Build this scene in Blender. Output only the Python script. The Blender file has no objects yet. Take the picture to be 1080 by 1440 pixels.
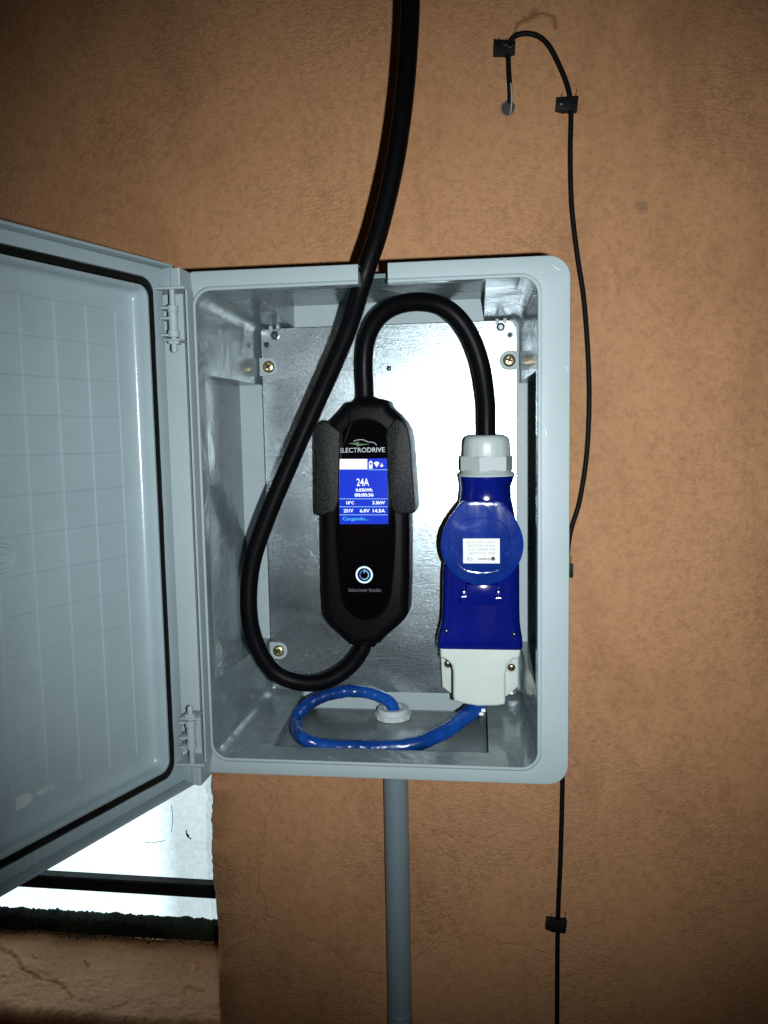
import bpy, bmesh, math, random
from mathutils import Vector, Matrix
random.seed(7)
PI = math.pi
S = bpy.context.scene
COL = S.collection

# ------------------------------------------------------------------ camera
CX, CY, CZ = 0.078509, -0.61277, 0.073723
YAW, PITCH, ROLL, F = 0.120911, 0.09559, -0.018138, 1087.674802
cy_, sy_, cp_, sp_ = math.cos(YAW), math.sin(YAW), math.cos(PITCH), math.sin(PITCH)
_f = Vector((-sy_*cp_, cy_*cp_, -sp_)); _r0 = Vector((cy_, sy_, 0)); _u0 = _r0.cross(_f)
_r = math.cos(ROLL)*_r0 + math.sin(ROLL)*_u0
_u = -math.sin(ROLL)*_r0 + math.cos(ROLL)*_u0
CAM = Vector((CX, CY, CZ))
cam = bpy.data.cameras.new('camera'); camo = bpy.data.objects.new('camera', cam); COL.objects.link(camo)
m = Matrix((_r, _u, -_f)).transposed().to_4x4(); m.translation = CAM; camo.matrix_world = m
cam.sensor_fit = 'VERTICAL'; cam.sensor_height = 36.0; cam.lens = 36.0*F/1440.0
cam.clip_start = 0.01; cam.clip_end = 100
S.camera = camo

def ray(px, py): return _f*F + (px-540)*_r - (py-720)*_u
def at(px, py, Y):
    d = ray(px, py); return CAM + d*((Y-CY)/d.y)
def atz(px, py, Z):
    d = ray(px, py); return CAM + d*((Z-CZ)/d.z)
def xz(px, py, Y):
    p = at(px, py, Y); return (p.x, p.z)
def pxs(Y, px=560, py=720):                     # pixels per metre there
    return F/((at(px, py, Y)-CAM).dot(_f))

# ------------------------------------------------------------------ world and light
w = bpy.data.worlds.new('World'); S.world = w; w.use_nodes = True
nt = w.node_tree; sky = nt.nodes.new('ShaderNodeTexSky'); sky.sky_type = 'NISHITA'
sky.sun_disc = False; sky.sun_elevation = math.radians(4); sky.sun_rotation = math.radians(200)
bg = nt.nodes['Background']; nt.links.new(sky.outputs[0], bg.inputs[0]); bg.inputs[1].default_value = 0.003
# the phone's own flash lamp, a few centimetres to the right of its lens
FL = Vector((CX+0.036, CY+0.003, CZ-0.012))
lt = bpy.data.lights.new('phone_flash', 'SPOT'); lo = bpy.data.objects.new('phone_flash', lt); COL.objects.link(lo)
lt.energy = 26.5; lt.color = (0.93, 0.985, 1.0); lt.spot_size = math.radians(89); lt.spot_blend = 1.0
lt.shadow_soft_size = 0.004
lo.location = FL
tgt = at(640, 665, 0.165)
lo.rotation_euler = (tgt-FL).to_track_quat('-Z', 'Y').to_euler()
S.view_settings.view_transform = 'Standard'; S.view_settings.look = 'None'
S.view_settings.exposure = 0; S.view_settings.gamma = 1; S.view_settings.use_curve_mapping = False
S.render.engine = 'CYCLES'

# ------------------------------------------------------------------ materials
def newmat(name):
    mt = bpy.data.materials.new(name); mt.use_nodes = True
    return mt, mt.node_tree, mt.node_tree.nodes['Principled BSDF']
def N(nt, t, **kw):
    n = nt.nodes.new(t)
    for k, v in kw.items():
        if k in n.inputs: n.inputs[k].default_value = v
        else: setattr(n, k, v)
    return n
def ramp(nt, src, pts):
    r = nt.nodes.new('ShaderNodeValToRGB'); nt.links.new(src, r.inputs[0])
    e = r.color_ramp.elements
    while len(e) < len(pts): e.new(0.5)
    for i, (p, c) in enumerate(pts):
        e[i].position = p; e[i].color = c if len(c) == 4 else (*c, 1)
    return r.outputs[0]
def coords(nt, scale=(1, 1, 1)):
    t = nt.nodes.new('ShaderNodeTexCoord'); mp = nt.nodes.new('ShaderNodeMapping')
    nt.links.new(t.outputs['Object'], mp.inputs[0]); mp.inputs['Scale'].default_value = scale
    return mp.outputs[0]
def plastic(name, col, rough=0.4, var=0.08, bump=0.05, bscale=400, rvar=0.1, rscale=(60, 60, 12), dirt=0.0, coat=0.0, wob=0.0, spec=0.5):
    mt, nt, b = newmat(name); v = coords(nt)
    n1 = N(nt, 'ShaderNodeTexNoise', Scale=14.0, Detail=6.0, Roughness=0.65); nt.links.new(v, n1.inputs[0])
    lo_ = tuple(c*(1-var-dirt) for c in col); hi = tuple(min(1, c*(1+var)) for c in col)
    c = ramp(nt, n1.outputs[0], [(0.3, lo_), (0.62, hi)])
    nt.links.new(c, b.inputs['Base Color'])
    n2 = N(nt, 'ShaderNodeTexNoise', Scale=1.0, Detail=5.0, Roughness=0.6); nt.links.new(coords(nt, rscale), n2.inputs[0])
    r = N(nt, 'ShaderNodeMapRange'); nt.links.new(n2.outputs[0], r.inputs[0])
    r.inputs[1].default_value = 0.3; r.inputs[2].default_value = 0.7
    r.inputs[3].default_value = max(0.03, rough-rvar); r.inputs[4].default_value = rough+rvar
    nt.links.new(r.outputs[0], b.inputs['Roughness'])
    n3 = N(nt, 'ShaderNodeTexNoise', Scale=float(bscale), Detail=3.0); nt.links.new(v, n3.inputs[0])
    bp = N(nt, 'ShaderNodeBump', Strength=bump, Distance=0.001); nt.links.new(n3.outputs[0], bp.inputs['Height'])
    last = bp
    if wob:
        n4 = N(nt, 'ShaderNodeTexNoise', Scale=26.0, Detail=3.0, Distortion=0.6); nt.links.new(v, n4.inputs[0])
        bp2 = N(nt, 'ShaderNodeBump', Strength=wob, Distance=0.004); nt.links.new(n4.outputs[0], bp2.inputs['Height'])
        nt.links.new(bp.outputs[0], bp2.inputs['Normal']); last = bp2
    nt.links.new(last.outputs[0], b.inputs['Normal'])
    b.inputs['Coat Weight'].default_value = coat; b.inputs['Coat Roughness'].default_value = 0.12
    b.inputs['Specular IOR Level'].default_value = spec
    return mt
def metal(name, col, rough=0.35, bump=0.2, bscale=300):
    mt, nt, b = newmat(name); v = coords(nt)
    b.inputs['Metallic'].default_value = 1; b.inputs['Base Color'].default_value = (*col, 1)
    n = N(nt, 'ShaderNodeTexNoise', Scale=float(bscale), Detail=3.0); nt.links.new(v, n.inputs[0])
    bp = N(nt, 'ShaderNodeBump', Strength=bump, Distance=0.0004); nt.links.new(n.outputs[0], bp.inputs['Height'])
    nt.links.new(bp.outputs[0], b.inputs['Normal']); b.inputs['Roughness'].default_value = rough
    return mt
def emit(name, col, s):
    mt, nt, b = newmat(name); b.inputs['Base Color'].default_value = (0.01, 0.01, 0.01, 1)
    b.inputs['Emission Color'].default_value = (*col, 1); b.inputs['Emission Strength'].default_value = s
    b.inputs['Roughness'].default_value = 0.15
    return mt

GREY = (0.288, 0.354, 0.372)
M_rim = plastic('grey_polyester', GREY, 0.50, 0.03, 0.03, 500, 0.05, dirt=0.02, spec=0.3)
M_in_shaded = plastic('grey_polyester_shaded', (0.150, 0.192, 0.204), 0.21, 0.12, 0.02, 300, 0.08, (30, 30, 90), wob=0.42, dirt=0.10, spec=0.95)  # same plastic as the rim, glossier; inside-wall shade darkened into its colour
M_door = plastic('grey_polyester_door', (0.27, 0.345, 0.37), 0.27, 0.04, 0.10, 900, 0.05, dirt=0.03, spec=0.5)
M_gland = plastic('light_grey_nylon', (0.40, 0.455, 0.46), 0.40, 0.03, 0.04, 500)
M_white = plastic('off_white_plastic', (0.48, 0.545, 0.505), 0.45, 0.03, 0.04, 500, dirt=0.03, spec=0.3)
M_blue = plastic('navy_blue_plastic', (0.002, 0.006, 0.125), 0.15, 0.15, 0.02, 300, 0.05, spec=0.4)
M_lid = plastic('blue_lid_plastic', (0.004, 0.022, 0.175), 0.12, 0.25, 0.03, 200, 0.05, wob=0.40, spec=0.7)
M_wrap = plastic('blue_spiral_wrap', (0.003, 0.036, 0.185), 0.27, 0.75, 0.06, 260, 0.1, wob=0.45, spec=0.45)
M_black = plastic('black_rubber', (0.004, 0.004, 0.0045), 0.6, 0.2, 0.05, 600, 0.08, spec=0.12)
M_cablein = plastic('black_cable_sheath', (0.002, 0.002, 0.0023), 0.40, 0.2, 0.06, 400, 0.06, spec=0.08)
M_case = plastic('black_housing_plastic', (0.002, 0.002, 0.0025), 0.45, 0.2, 0.12, 1400, 0.05, spec=0.08)
M_face = plastic('black_gloss_front', (0.0015, 0.0015, 0.002), 0.06, 0.1, 0.0, 200, 0.02, spec=0.3)
M_gasket = plastic('black_foam_gasket', (0.004, 0.004, 0.004), 0.35, 0.2, 0.15, 300, 0.12, spec=0.3)
M_clip = plastic('dark_clip_plastic', (0.006, 0.007, 0.007), 0.45, 0.3, 0.1, 500, spec=0.25)
M_pipe = plastic('grey_conduit_plastic', (0.17, 0.225, 0.255), 0.38, 0.04, 0.03, 300)
M_zinc = metal('yellow_zinc', (0.75, 0.58, 0.33), 0.3)
M_steel = metal('dull_steel', (0.13, 0.145, 0.155), 0.3)
M_bright = metal('bright_steel', (0.8, 0.85, 0.88), 0.25)
M_brass = metal('brown_screw', (0.30, 0.22, 0.15), 0.3)
M_slot_shade = plastic('slot_shade', (0.01, 0.008, 0.005), 0.8)
M_scr = emit('screen_blue', (0.0, 0.035, 0.72), 0.95)
M_scrw = emit('screen_white', (0.85, 0.95, 1.0), 1.3)
M_scrl = emit('screen_line', (0.30, 0.62, 1.0), 0.9)
M_scrt = emit('screen_cyan', (0.10, 0.62, 1.0), 0.95)
M_scrd = emit('screen_dark', (0.0, 0.02, 0.25), 0.6)
M_ring = emit('ring_light', (0.62, 0.85, 1.0), 1.3)
M_ring2 = emit('ring_dim', (0.12, 0.25, 0.75), 0.9)
M_print = plastic('grey_print', (0.38, 0.41, 0.42), 0.5, 0.25)
M_printd = plastic('dim_print', (0.10, 0.10, 0.11), 0.5)
M_green = plastic('green_print', (0.05, 0.13, 0.05), 0.5)
M_paper = plastic('white_sticker', (0.66, 0.68, 0.67), 0.6, 0.02)
M_ink = plastic('black_ink', (0.02, 0.02, 0.02), 0.6)
M_inkl = plastic('faint_ink', (0.24, 0.24, 0.24), 0.6)
M_nylonclear = plastic('pale_cable_tie', (0.7, 0.75, 0.76), 0.3)

# speckled wall bracket
M_wing, nt, b = newmat('textured_black_plastic'); v = coords(nt)
b.inputs['Roughness'].default_value = 0.42; b.inputs['Specular IOR Level'].default_value = 0.12
vo = N(nt, 'ShaderNodeTexNoise', Scale=1000.0, Detail=2.0); nt.links.new(v, vo.inputs[0])
nt.links.new(ramp(nt, vo.outputs[0], [(0.44, (0.001, 0.001, 0.001)), (0.66, (0.019, 0.022, 0.024))]), b.inputs['Base Color'])
bp = N(nt, 'ShaderNodeBump', Strength=0.45, Distance=0.0006); nt.links.new(vo.outputs[0], bp.inputs['Height']); nt.links.new(bp.outputs[0], b.inputs['Normal'])

# galvanised sheet
M_galv, nt, b = newmat('galvanised_steel'); v = coords(nt)
b.inputs['Metallic'].default_value = 0.92
n1 = N(nt, 'ShaderNodeTexVoronoi', Scale=420.0); nt.links.new(v, n1.inputs[0])
n2 = N(nt, 'ShaderNodeTexNoise', Scale=620.0, Detail=4.0, Roughness=0.8); nt.links.new(v, n2.inputs[0])
n3 = N(nt, 'ShaderNodeTexNoise', Scale=9.0, Detail=6.0); nt.links.new(coords(nt, (1, 1, 3)), n3.inputs[0])
mx = N(nt, 'ShaderNodeMix', data_type='RGBA'); mx.inputs[0].default_value = 0.45
nt.links.new(ramp(nt, n2.outputs[0], [(0.36, (0.09, 0.115, 0.128)), (0.64, (0.44, 0.52, 0.55))]), mx.inputs[6])
nt.links.new(ramp(nt, n3.outputs[0], [(0.3, (0.17, 0.225, 0.25)), (0.7, (0.36, 0.43, 0.46))]), mx.inputs[7])
nt.links.new(mx.outputs[2], b.inputs['Base Color'])
nt.links.new(ramp(nt, n3.outputs[0], [(0.25, (0.235,)*3), (0.75, (0.30,)*3)]), b.inputs['Roughness'])
bp = N(nt, 'ShaderNodeBump', Strength=0.5, Distance=0.0004); nt.links.new(n2.outputs[0], bp.inputs['Height'])
sc = N(nt, 'ShaderNodeTexNoise', Scale=1.0, Detail=4.0, Distortion=0.4); nt.links.new(coords(nt, (40, 40, 700)), sc.inputs[0])
bp3 = N(nt, 'ShaderNodeBump', Strength=0.25, Distance=0.0003); nt.links.new(sc.outputs[0], bp3.inputs['Height']); nt.links.new(bp.outputs[0], bp3.inputs['Normal'])
nt.links.new(bp3.outputs[0], b.inputs['Normal'])

# painted stucco
def stucco(name, rough_edges=False):
    mt, nt, b = newmat(name); v = coords(nt)
    L = nt.links
    n1 = N(nt, 'ShaderNodeTexNoise', Scale=3.5, Detail=8.0, Roughness=0.65); L.new(v, n1.inputs[0])
    base = ramp(nt, n1.outputs[0], [(0.3, (0.43, 0.213, 0.098)), (0.5, (0.465, 0.238, 0.112)), (0.7, (0.455, 0.240, 0.122))])
    n2 = N(nt, 'ShaderNodeTexNoise', Scale=160.0, Detail=6.0, Roughness=0.7); L.new(v, n2.inputs[0])
    mx = N(nt, 'ShaderNodeMix', data_type='RGBA', blend_type='MULTIPLY'); mx.inputs[0].default_value = 0.65  # grain tint, strengthened so crevice shade sits in the paint colour
    L.new(base, mx.inputs[6]); L.new(ramp(nt, n2.outputs[0], [(0.30, (0.62, 0.6, 0.58)), (0.55, (1, 1, 1))]), mx.inputs[7])
    ng = N(nt, 'ShaderNodeTexNoise', Scale=1.0, Detail=7.0, Roughness=0.7, Distortion=0.3); L.new(coords(nt, (8, 8, 4)), ng.inputs[0])
    mg = N(nt, 'ShaderNodeMix', data_type='RGBA', blend_type='MULTIPLY'); mg.inputs[0].default_value = 1.0
    L.new(mx.outputs[2], mg.inputs[6]); L.new(ramp(nt, ng.outputs[0], [(0.33, (0.80, 0.78, 0.76)), (0.52, (1, 1, 1)), (0.7, (1.0, 1.02, 1.06))]), mg.inputs[7]); mx = mg
    # pits
    vo = N(nt, 'ShaderNodeTexVoronoi', Scale=24.0); L.new(coords(nt, (1.3, 1, 0.8)), vo.inputs[0])
    pk = N(nt, 'ShaderNodeMath', operation='GREATER_THAN'); L.new(vo.outputs['Color'], pk.inputs[0]); pk.inputs[1].default_value = 0.30
    mp = N(nt, 'ShaderNodeMix', data_type='RGBA'); L.new(mx.outputs[2], mp.inputs[7]); mp.inputs[6].default_value = (0.07, 0.035, 0.02, 1)
    pj = N(nt, 'ShaderNodeMath', operation='MAXIMUM'); L.new(ramp(nt, vo.outputs['Distance'], [(0.016, (0, 0, 0)), (0.034, (1, 1, 1))]), pj.inputs[0]); L.new(pk.outputs[0], pj.inputs[1]); L.new(pj.outputs[0], mp.inputs[0])
    last = mp.outputs[2]
    # stains with their own shape
    def stain(last, p, rad, col, amt, ring=None):
        tc = nt.nodes.new('ShaderNodeTexCoord')
        nz = N(nt, 'ShaderNodeTexNoise', Scale=60.0, Detail=4.0); L.new(tc.outputs['Object'], nz.inputs[0])
        d = N(nt, 'ShaderNodeVectorMath', operation='DISTANCE'); L.new(tc.outputs['Object'], d.inputs[0]); d.inputs[1].default_value = p
        a = N(nt, 'ShaderNodeMath', operation='MULTIPLY_ADD'); L.new(nz.outputs[0], a.inputs[0]); a.inputs[1].default_value = rad*0.9; L.new(d.outputs['Value'], a.inputs[2])
        s_ = N(nt, 'ShaderNodeMath', operation='DIVIDE'); L.new(a.outputs[0], s_.inputs[0]); s_.inputs[1].default_value = rad*2
        if ring is None:
            fac = ramp(nt, s_.outputs[0], [(0.35, (amt,)*3), (0.72, (0, 0, 0))])
        else:
            g = ramp(nt, s_.outputs[0], [(0.62, (0, 0, 0)), (0.72, (amt,)*3), (0.80, (0, 0, 0))])
            sx = N(nt, 'ShaderNodeSeparateXYZ'); L.new(tc.outputs['Object'], sx.inputs[0])
            gt = N(nt, 'ShaderNodeMath', operation='GREATER_THAN'); L.new(sx.outputs[2], gt.inputs[0]); gt.inputs[1].default_value = ring
            ml = N(nt, 'ShaderNodeMath', operation='MULTIPLY'); L.new(g, ml.inputs[0]); L.new(gt.outputs[0], ml.inputs[1]); fac = ml.outputs[0]
        mm = N(nt, 'ShaderNodeMix', data_type='RGBA'); L.new(fac, mm.inputs[0]); L.new(last, mm.inputs[6]); mm.inputs[7].default_value = (*col, 1)
        return mm.outputs[2]
    last = stain(last, tuple(at(902, 290, 0.165)), 0.009, (0.20, 0.12, 0.07), 0.55)
    last = stain(last, tuple(at(755, 52, 0.165)), 0.020, (0.16, 0.07, 0.02), 0.8, ring=at(755, 44, 0.165).z)
    last = stain(last, tuple(at(751, 17, 0.165)), 0.006, (0.18, 0.09, 0.04), 0.6)
    last = stain(last, tuple(at(714, 152, 0.165)), 0.009, (0.12, 0.11, 0.10), 0.85)
    L.new(last, b.inputs['Base Color'])
    b.inputs['Roughness'].default_value = 0.62; b.inputs['Specular IOR Level'].default_value = 0.3
    # relief: worm-like trowelled crests, patchy, plus grain and a few cracks
    dn = N(nt, 'ShaderNodeTexNoise', Scale=40.0, Detail=2.0); L.new(v, dn.inputs[0])
    ad = N(nt, 'ShaderNodeMix', data_type='RGBA', blend_type='LINEAR_LIGHT'); ad.inputs[0].default_value = 0.006
    L.new(coords(nt, (1, 1, 1.5)), ad.inputs[6]); L.new(dn.outputs[1], ad.inputs[7])
    r1 = N(nt, 'ShaderNodeTexNoise', Scale=230.0, Detail=5.0, Roughness=0.6, Distortion=0.05); L.new(ad.outputs[2], r1.inputs[0])
    h1 = ramp(nt, r1.outputs[0], [(0.30, (0, 0, 0)), (0.47, (0.30,)*3), (0.58, (0.85,)*3), (0.75, (1, 1, 1))])
    pat = N(nt, 'ShaderNodeTexNoise', Scale=7.0, Detail=3.0); L.new(v, pat.inputs[0])
    pm = ramp(nt, pat.outputs[0], [(0.40, (0.10,)*3), (0.66, (1, 1, 1))])
    hm = N(nt, 'ShaderNodeMath', operation='MULTIPLY'); L.new(h1, hm.inputs[0]); L.new(pm, hm.inputs[1])
    bp = N(nt, 'ShaderNodeBump', Strength=0.8, Distance=0.00095); L.new(hm.outputs[0], bp.inputs['Height'])
    r2 = N(nt, 'ShaderNodeTexNoise', Scale=480.0, Detail=5.0, Roughness=0.7); L.new(v, r2.inputs[0])
    bq = N(nt, 'ShaderNodeBump', Strength=0.6, Distance=0.0006); L.new(r2.outputs[0], bq.inputs['Height']); L.new(bp.outputs[0], bq.inputs['Normal'])
    cv = N(nt, 'ShaderNodeTexVoronoi', Scale=5.0, feature='DISTANCE_TO_EDGE'); 
    dn2 = N(nt, 'ShaderNodeTexNoise', Scale=12.0, Detail=5.0); L.new(v, dn2.inputs[0])
    ad2 = N(nt, 'ShaderNodeMix', data_type='RGBA', blend_type='LINEAR_LIGHT'); ad2.inputs[0].default_value = 0.07
    L.new(v, ad2.inputs[6]); L.new(dn2.outputs[1], ad2.inputs[7]); L.new(ad2.outputs[2], cv.inputs[0])
    ck = ramp(nt, cv.outputs['Distance'], [(0.0, (0, 0, 0)), (0.006, (1, 1, 1))])
    cm = N(nt, 'ShaderNodeTexNoise', Scale=2.6, Detail=2.0); L.new(v, cm.inputs[0])
    cmask = ramp(nt, cm.outputs[0], [(0.60, (1, 1, 1)), (0.66, (0, 0, 0))])
    mxx = N(nt, 'ShaderNodeMath', operation='MAXIMUM'); L.new(ck, mxx.inputs[0]); L.new(cmask, mxx.inputs[1])
    br = N(nt, 'ShaderNodeBump', Strength=0.7, Distance=0.0009); L.new(mxx.outputs[0], br.inputs['Height']); L.new(bq.outputs[0], br.inputs['Normal'])
    L.new(br.outputs[0], b.inputs['Normal'])
    return mt
M_wall = stucco('orange_stucco')

# ------------------------------------------------------------------ mesh helpers
def link(name, bm, mat, parent=None, smooth=True, angle=35, M=None):
    bmesh.ops.recalc_face_normals(bm, faces=bm.faces)
    me = bpy.data.meshes.new(name); 
    if M is not None: bm.transform(M)
    bm.to_mesh(me); bm.free()
    me.materials.append(mat)
    if smooth:
        for p in me.polygons: p.use_smooth = True
        me.set_sharp_from_angle(angle=math.radians(angle))
    o = bpy.data.objects.new(name, me); COL.objects.link(o)
    if parent is not None:
        o.parent = parent; o.matrix_parent_inverse = world_of(parent).inverted()
    return o
def world_of(o):
    if o.parent is None: return o.matrix_basis.copy()
    return world_of(o.parent) @ o.matrix_parent_inverse @ o.matrix_basis
def thing(name, label, cat, loc=(0, 0, 0), group=None):
    o = bpy.data.objects.new(name, None); COL.objects.link(o); o.location = loc
    o.empty_display_size = 0.02
    o['label'] = label; o['category'] = cat
    if group: o['group'] = group
    return o
def tag(o, label, cat, group=None):
    o['label'] = label; o['category'] = cat
    if group: o['group'] = group
    return o
def B(): return bmesh.new()
def box(bm, x0, x1, y0, y1, z0, z1, bev=0.0, rot=None):
    vs = [bm.verts.new((x, y, z)) for x in (x0, x1) for y in (y0, y1) for z in (z0, z1)]
    fs = [bm.faces.new([vs[i] for i in q]) for q in ((0,1,3,2),(4,6,7,5),(0,4,5,1),(2,3,7,6),(0,2,6,4),(1,5,7,3))]
    if bev:
        es = list({e for f in fs for e in f.edges})
        bmesh.ops.bevel(bm, geom=es, offset=bev, segments=2, affect='EDGES', profile=0.5)
    return bm
def quad(bm, *ps):
    return bm.faces.new([bm.verts.new(p) for p in ps])
def loft(bm, loops, closed=True, cap0=False, cap1=False, skip=()):
    R_ = [[bm.verts.new(p) for p in l] for l in loops]
    n = len(R_[0])
    for a, b_ in zip(R_, R_[1:]):
        for i in range(n if closed else n-1):
            if i in skip: continue
            j = (i+1) % n
            try: bm.faces.new((a[i], a[j], b_[j], b_[i]))
            except ValueError: pass
    if cap0: bm.faces.new(R_[0])
    if cap1: bm.faces.new(R_[-1][::-1])
    return R_
def rrect(x0, x1, z0, z1, r, n=6, y=0.0):
    """rounded rectangle in the xz plane; r = (tl, tr, br, bl)"""
    if not isinstance(r, (tuple, list)): r = (r,)*4
    out = []
    for (cx, cz, rr, a0) in ((x0, z1, r[0], 180), (x1, z1, r[1], 90), (x1, z0, r[2], 0), (x0, z0, r[3], -90)):
        sx = 1 if cx == x0 else -1; sz = 1 if cz == z0 else -1
        ox, oz = cx+sx*rr, cz+sz*rr
        for k in range(n+1):
            a = math.radians(a0-90*k/n)
            out.append((ox+rr*math.cos(a), y, oz+rr*math.sin(a)))
    return out
def inset(poly, d):
    """offset a 2-D polygon inwards by d"""
    n = len(poly); A = sum(poly[i][0]*poly[(i+1) % n][1]-poly[(i+1) % n][0]*poly[i][1] for i in range(n))
    sgn = 1 if A > 0 else -1; out = []
    for i in range(n):
        p0, p1, p2 = Vector(poly[i-1]), Vector(poly[i]), Vector(poly[(i+1) % n])
        e1 = (p1-p0).normalized(); e2 = (p2-p1).normalized()
        n1 = Vector((-e1.y, e1.x))*sgn; n2 = Vector((-e2.y, e2.x))*sgn
        k = (n1+n2); k = k/max(0.3, k.length_squared)*2
        out.append(tuple(p1+k*d*1.0))
    return out
def chaikin(poly, it=1, q=0.25, keep=()):
    for _ in range(it):
        out = []; n = len(poly)
        for i in range(n):
            a, b_ = Vector(poly[i]), Vector(poly[(i+1) % n])
            out += [tuple(a.lerp(b_, q)), tuple(a.lerp(b_, 1-q))]
        poly = out
    return poly
def prism(bm, poly, yf, yb, bev=0.002, steps=3):
    """extrude an xz polygon from yf (front, towards the camera) to yb with a rounded front edge"""
    loops = []
    for k in range(steps+1):
        a = PI/2*k/steps
        loops.append([(x, yf+bev*(1-math.sin(a)), z) for x, z in inset(poly, bev*(1-math.cos(a)))])
    loops = loops[::-1]
    # front-most loop is the most inset one
    loops = []
    for k in range(steps+1):
        a = PI/2*k/steps
        ins = bev*(1-math.sin(a)); dy = bev*(1-math.cos(a))
        loops.append([(x, yf+dy, z) for x, z in inset(poly, ins)])
    loops.append([(x, yb, z) for x, z in poly])
    loft(bm, loops, cap0=True, cap1=True)
    return bm
def spline(pts, n=10):
    P = [Vector(p) for p in pts]; P = [2*P[0]-P[1]]+P+[2*P[-1]-P[-2]]; out = []
    for i in range(1, len(P)-2):
        p0, p1, p2, p3 = P[i-1:i+3]
        for k in range(n):
            t = k/n
            out.append(0.5*((2*p1)+(-p0+p2)*t+(2*p0-5*p1+4*p2-p3)*t*t+(-p0+3*p1-3*p2+p3)*t**3))
    out.append(P[-2]); return out
def tube(bm, pts, r, sides=18, n=10, smooth_in=True, rf=None, caps=True):
    P = spline(pts, n) if smooth_in else [Vector(p) for p in pts]
    T = [(P[min(i+1, len(P)-1)]-P[max(i-1, 0)]).normalized() for i in range(len(P))]
    nrm = T[0].orthogonal().normalized(); loops = []; L = 0
    for i, (p, t) in enumerate(zip(P, T)):
        if i: L += (P[i]-P[i-1]).length
        nrm = (nrm-t*nrm.dot(t)).normalized(); bn = t.cross(nrm); lp = []
        for k in range(sides):
            a = 2*PI*k/sides; rr = r(i/(len(P)-1)) if callable(r) else r
            if rf: rr *= rf(L, a)
            lp.append(p+(nrm*math.cos(a)+bn*math.sin(a))*rr)
        loops.append(lp)
    loft(bm, loops, cap0=caps, cap1=caps)
    return bm
def lathe(bm, prof, origin, axis=(0, -1, 0), seg=24):
    """prof: (distance along axis, radius)"""
    ax = Vector(axis).normalized(); u_ = ax.orthogonal().normalized(); v_ = ax.cross(u_); o = Vector(origin)
    loops = [[o+ax*h+(u_*math.cos(2*PI*k/seg)+v_*math.sin(2*PI*k/seg))*max(r, 1e-5) for k in range(seg)] for h, r in prof]
    loft(bm, loops, cap0=True, cap1=True); return bm
def text(body, px0, pyc, hpx, Y, mat, parent, name, wpx=None, align='LEFT', depth=0.0, flip=False, off=0.0, bold=0.0):
    cu = bpy.data.curves.new(name, 'FONT'); cu.body = body; cu.size = 1; cu.align_x = 'LEFT'; cu.align_y = 'BOTTOM_BASELINE'
    cu.resolution_u = 3; cu.offset = bold
    to = bpy.data.objects.new(name, cu); COL.objects.link(to); bpy.context.view_layer.update()
    me = bpy.data.meshes.new_from_object(to.evaluated_get(bpy.context.evaluated_depsgraph_get()))
    bpy.data.objects.remove(to); bpy.data.curves.remove(cu)
    xs = [v.co.x for v in me.vertices]; ys = [v.co.y for v in me.vertices]
    x0, x1, y0, y1 = min(xs), max(xs), min(ys), max(ys)
    s = pxs(Y, px0, pyc); hz = hpx/s/(y1-y0); hx = hz if wpx is None else wpx/s/(x1-x0)
    c = at(px0, pyc, Y); W = (x1-x0)*hx
    for v in me.vertices:
        x = (v.co.x-x0)*hx; z = (v.co.y-(y0+y1)/2)*hz
        if align == 'CENTER': x -= W/2
        if flip: x, z = W*(0 if align == 'CENTER' else 1)-x, -z
        v.co = (c.x+x, Y, c.z+z)
    me.materials.append(mat)
    o = bpy.data.objects.new(name, me); COL.objects.link(o)
    o.parent = parent; o.matrix_parent_inverse = world_of(parent).inverted()
    return o
def rectpx(bm, x0, y0, x1, y1, Y):
    a, b_, c, d = at(x0, y0, Y), at(x1, y0, Y), at(x1, y1, Y), at(x0, y1, Y)
    bm.faces.new([bm.verts.new(p) for p in (a, d, c, b_)])

# ------------------------------------------------------------------ the wall with its window
WY = 0.165                                            # front of the wall
WX0, WX1, WZ0, WZ1 = -1.05, -0.2085, -0.583, -0.17    # window opening
WIN = 0.319                                           # glass plane
bm = B()
NE = 150
from mathutils import noise as mn0
def edge_x(z):                                        # hand-finished plaster edge, uneven
    t = z*37
    return WX1+0.0016*math.sin(t)+0.0022*mn0.noise(Vector((z*55, 1, 0)))+0.0012*mn0.noise(Vector((z*190, 4, 0)))+(0.004*max(0, (-z-0.40))**0.5*math.sin(z*11+1))
    return WX1+0.0022*math.sin(t)+0.0012*math.sin(t*2.7+1)+0.0008*math.sin(t*7.1)+0.0005*math.sin(t*19.3)+(0.004*max(0, (-z-0.40))**0.5*math.sin(z*11+1))
def sill_z(x):
    return WZ0+0.0018*math.sin(x*21)+0.0010*math.sin(x*63+2)
zs = [WZ0+(WZ1-WZ0)*k/NE for k in range(NE+1)]
col0 = [bm.verts.new((edge_x(z), WY+0.0009*math.sin(z*90), z)) for z in zs]
col1 = [bm.verts.new((WX1+0.03, WY, z)) for z in zs]
colb = [bm.verts.new((edge_x(z)-0.004, WY+0.004, z)) for z in zs]
colc = [bm.verts.new((WX1-0.003, WIN+0.03, z)) for z in zs]
for k in range(NE):
    bm.faces.new((col0[k], col1[k], col1[k+1], col0[k+1]))
    bm.faces.new((colb[k], col0[k], col0[k+1], colb[k+1]))
    bm.faces.new((colc[k], colb[k], colb[k+1], colc[k+1]))
X0, X1, Z0, Z1 = -2.6, 2.6, -1.5, 2.2
xs_ = WX1+0.03
quad(bm, (xs_, WY, Z0), (X1, WY, Z0), (X1, WY, WZ0), (xs_, WY, WZ0))
quad(bm, (xs_, WY, WZ1), (X1, WY, WZ1), (X1, WY, Z1), (xs_, WY, Z1))
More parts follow.
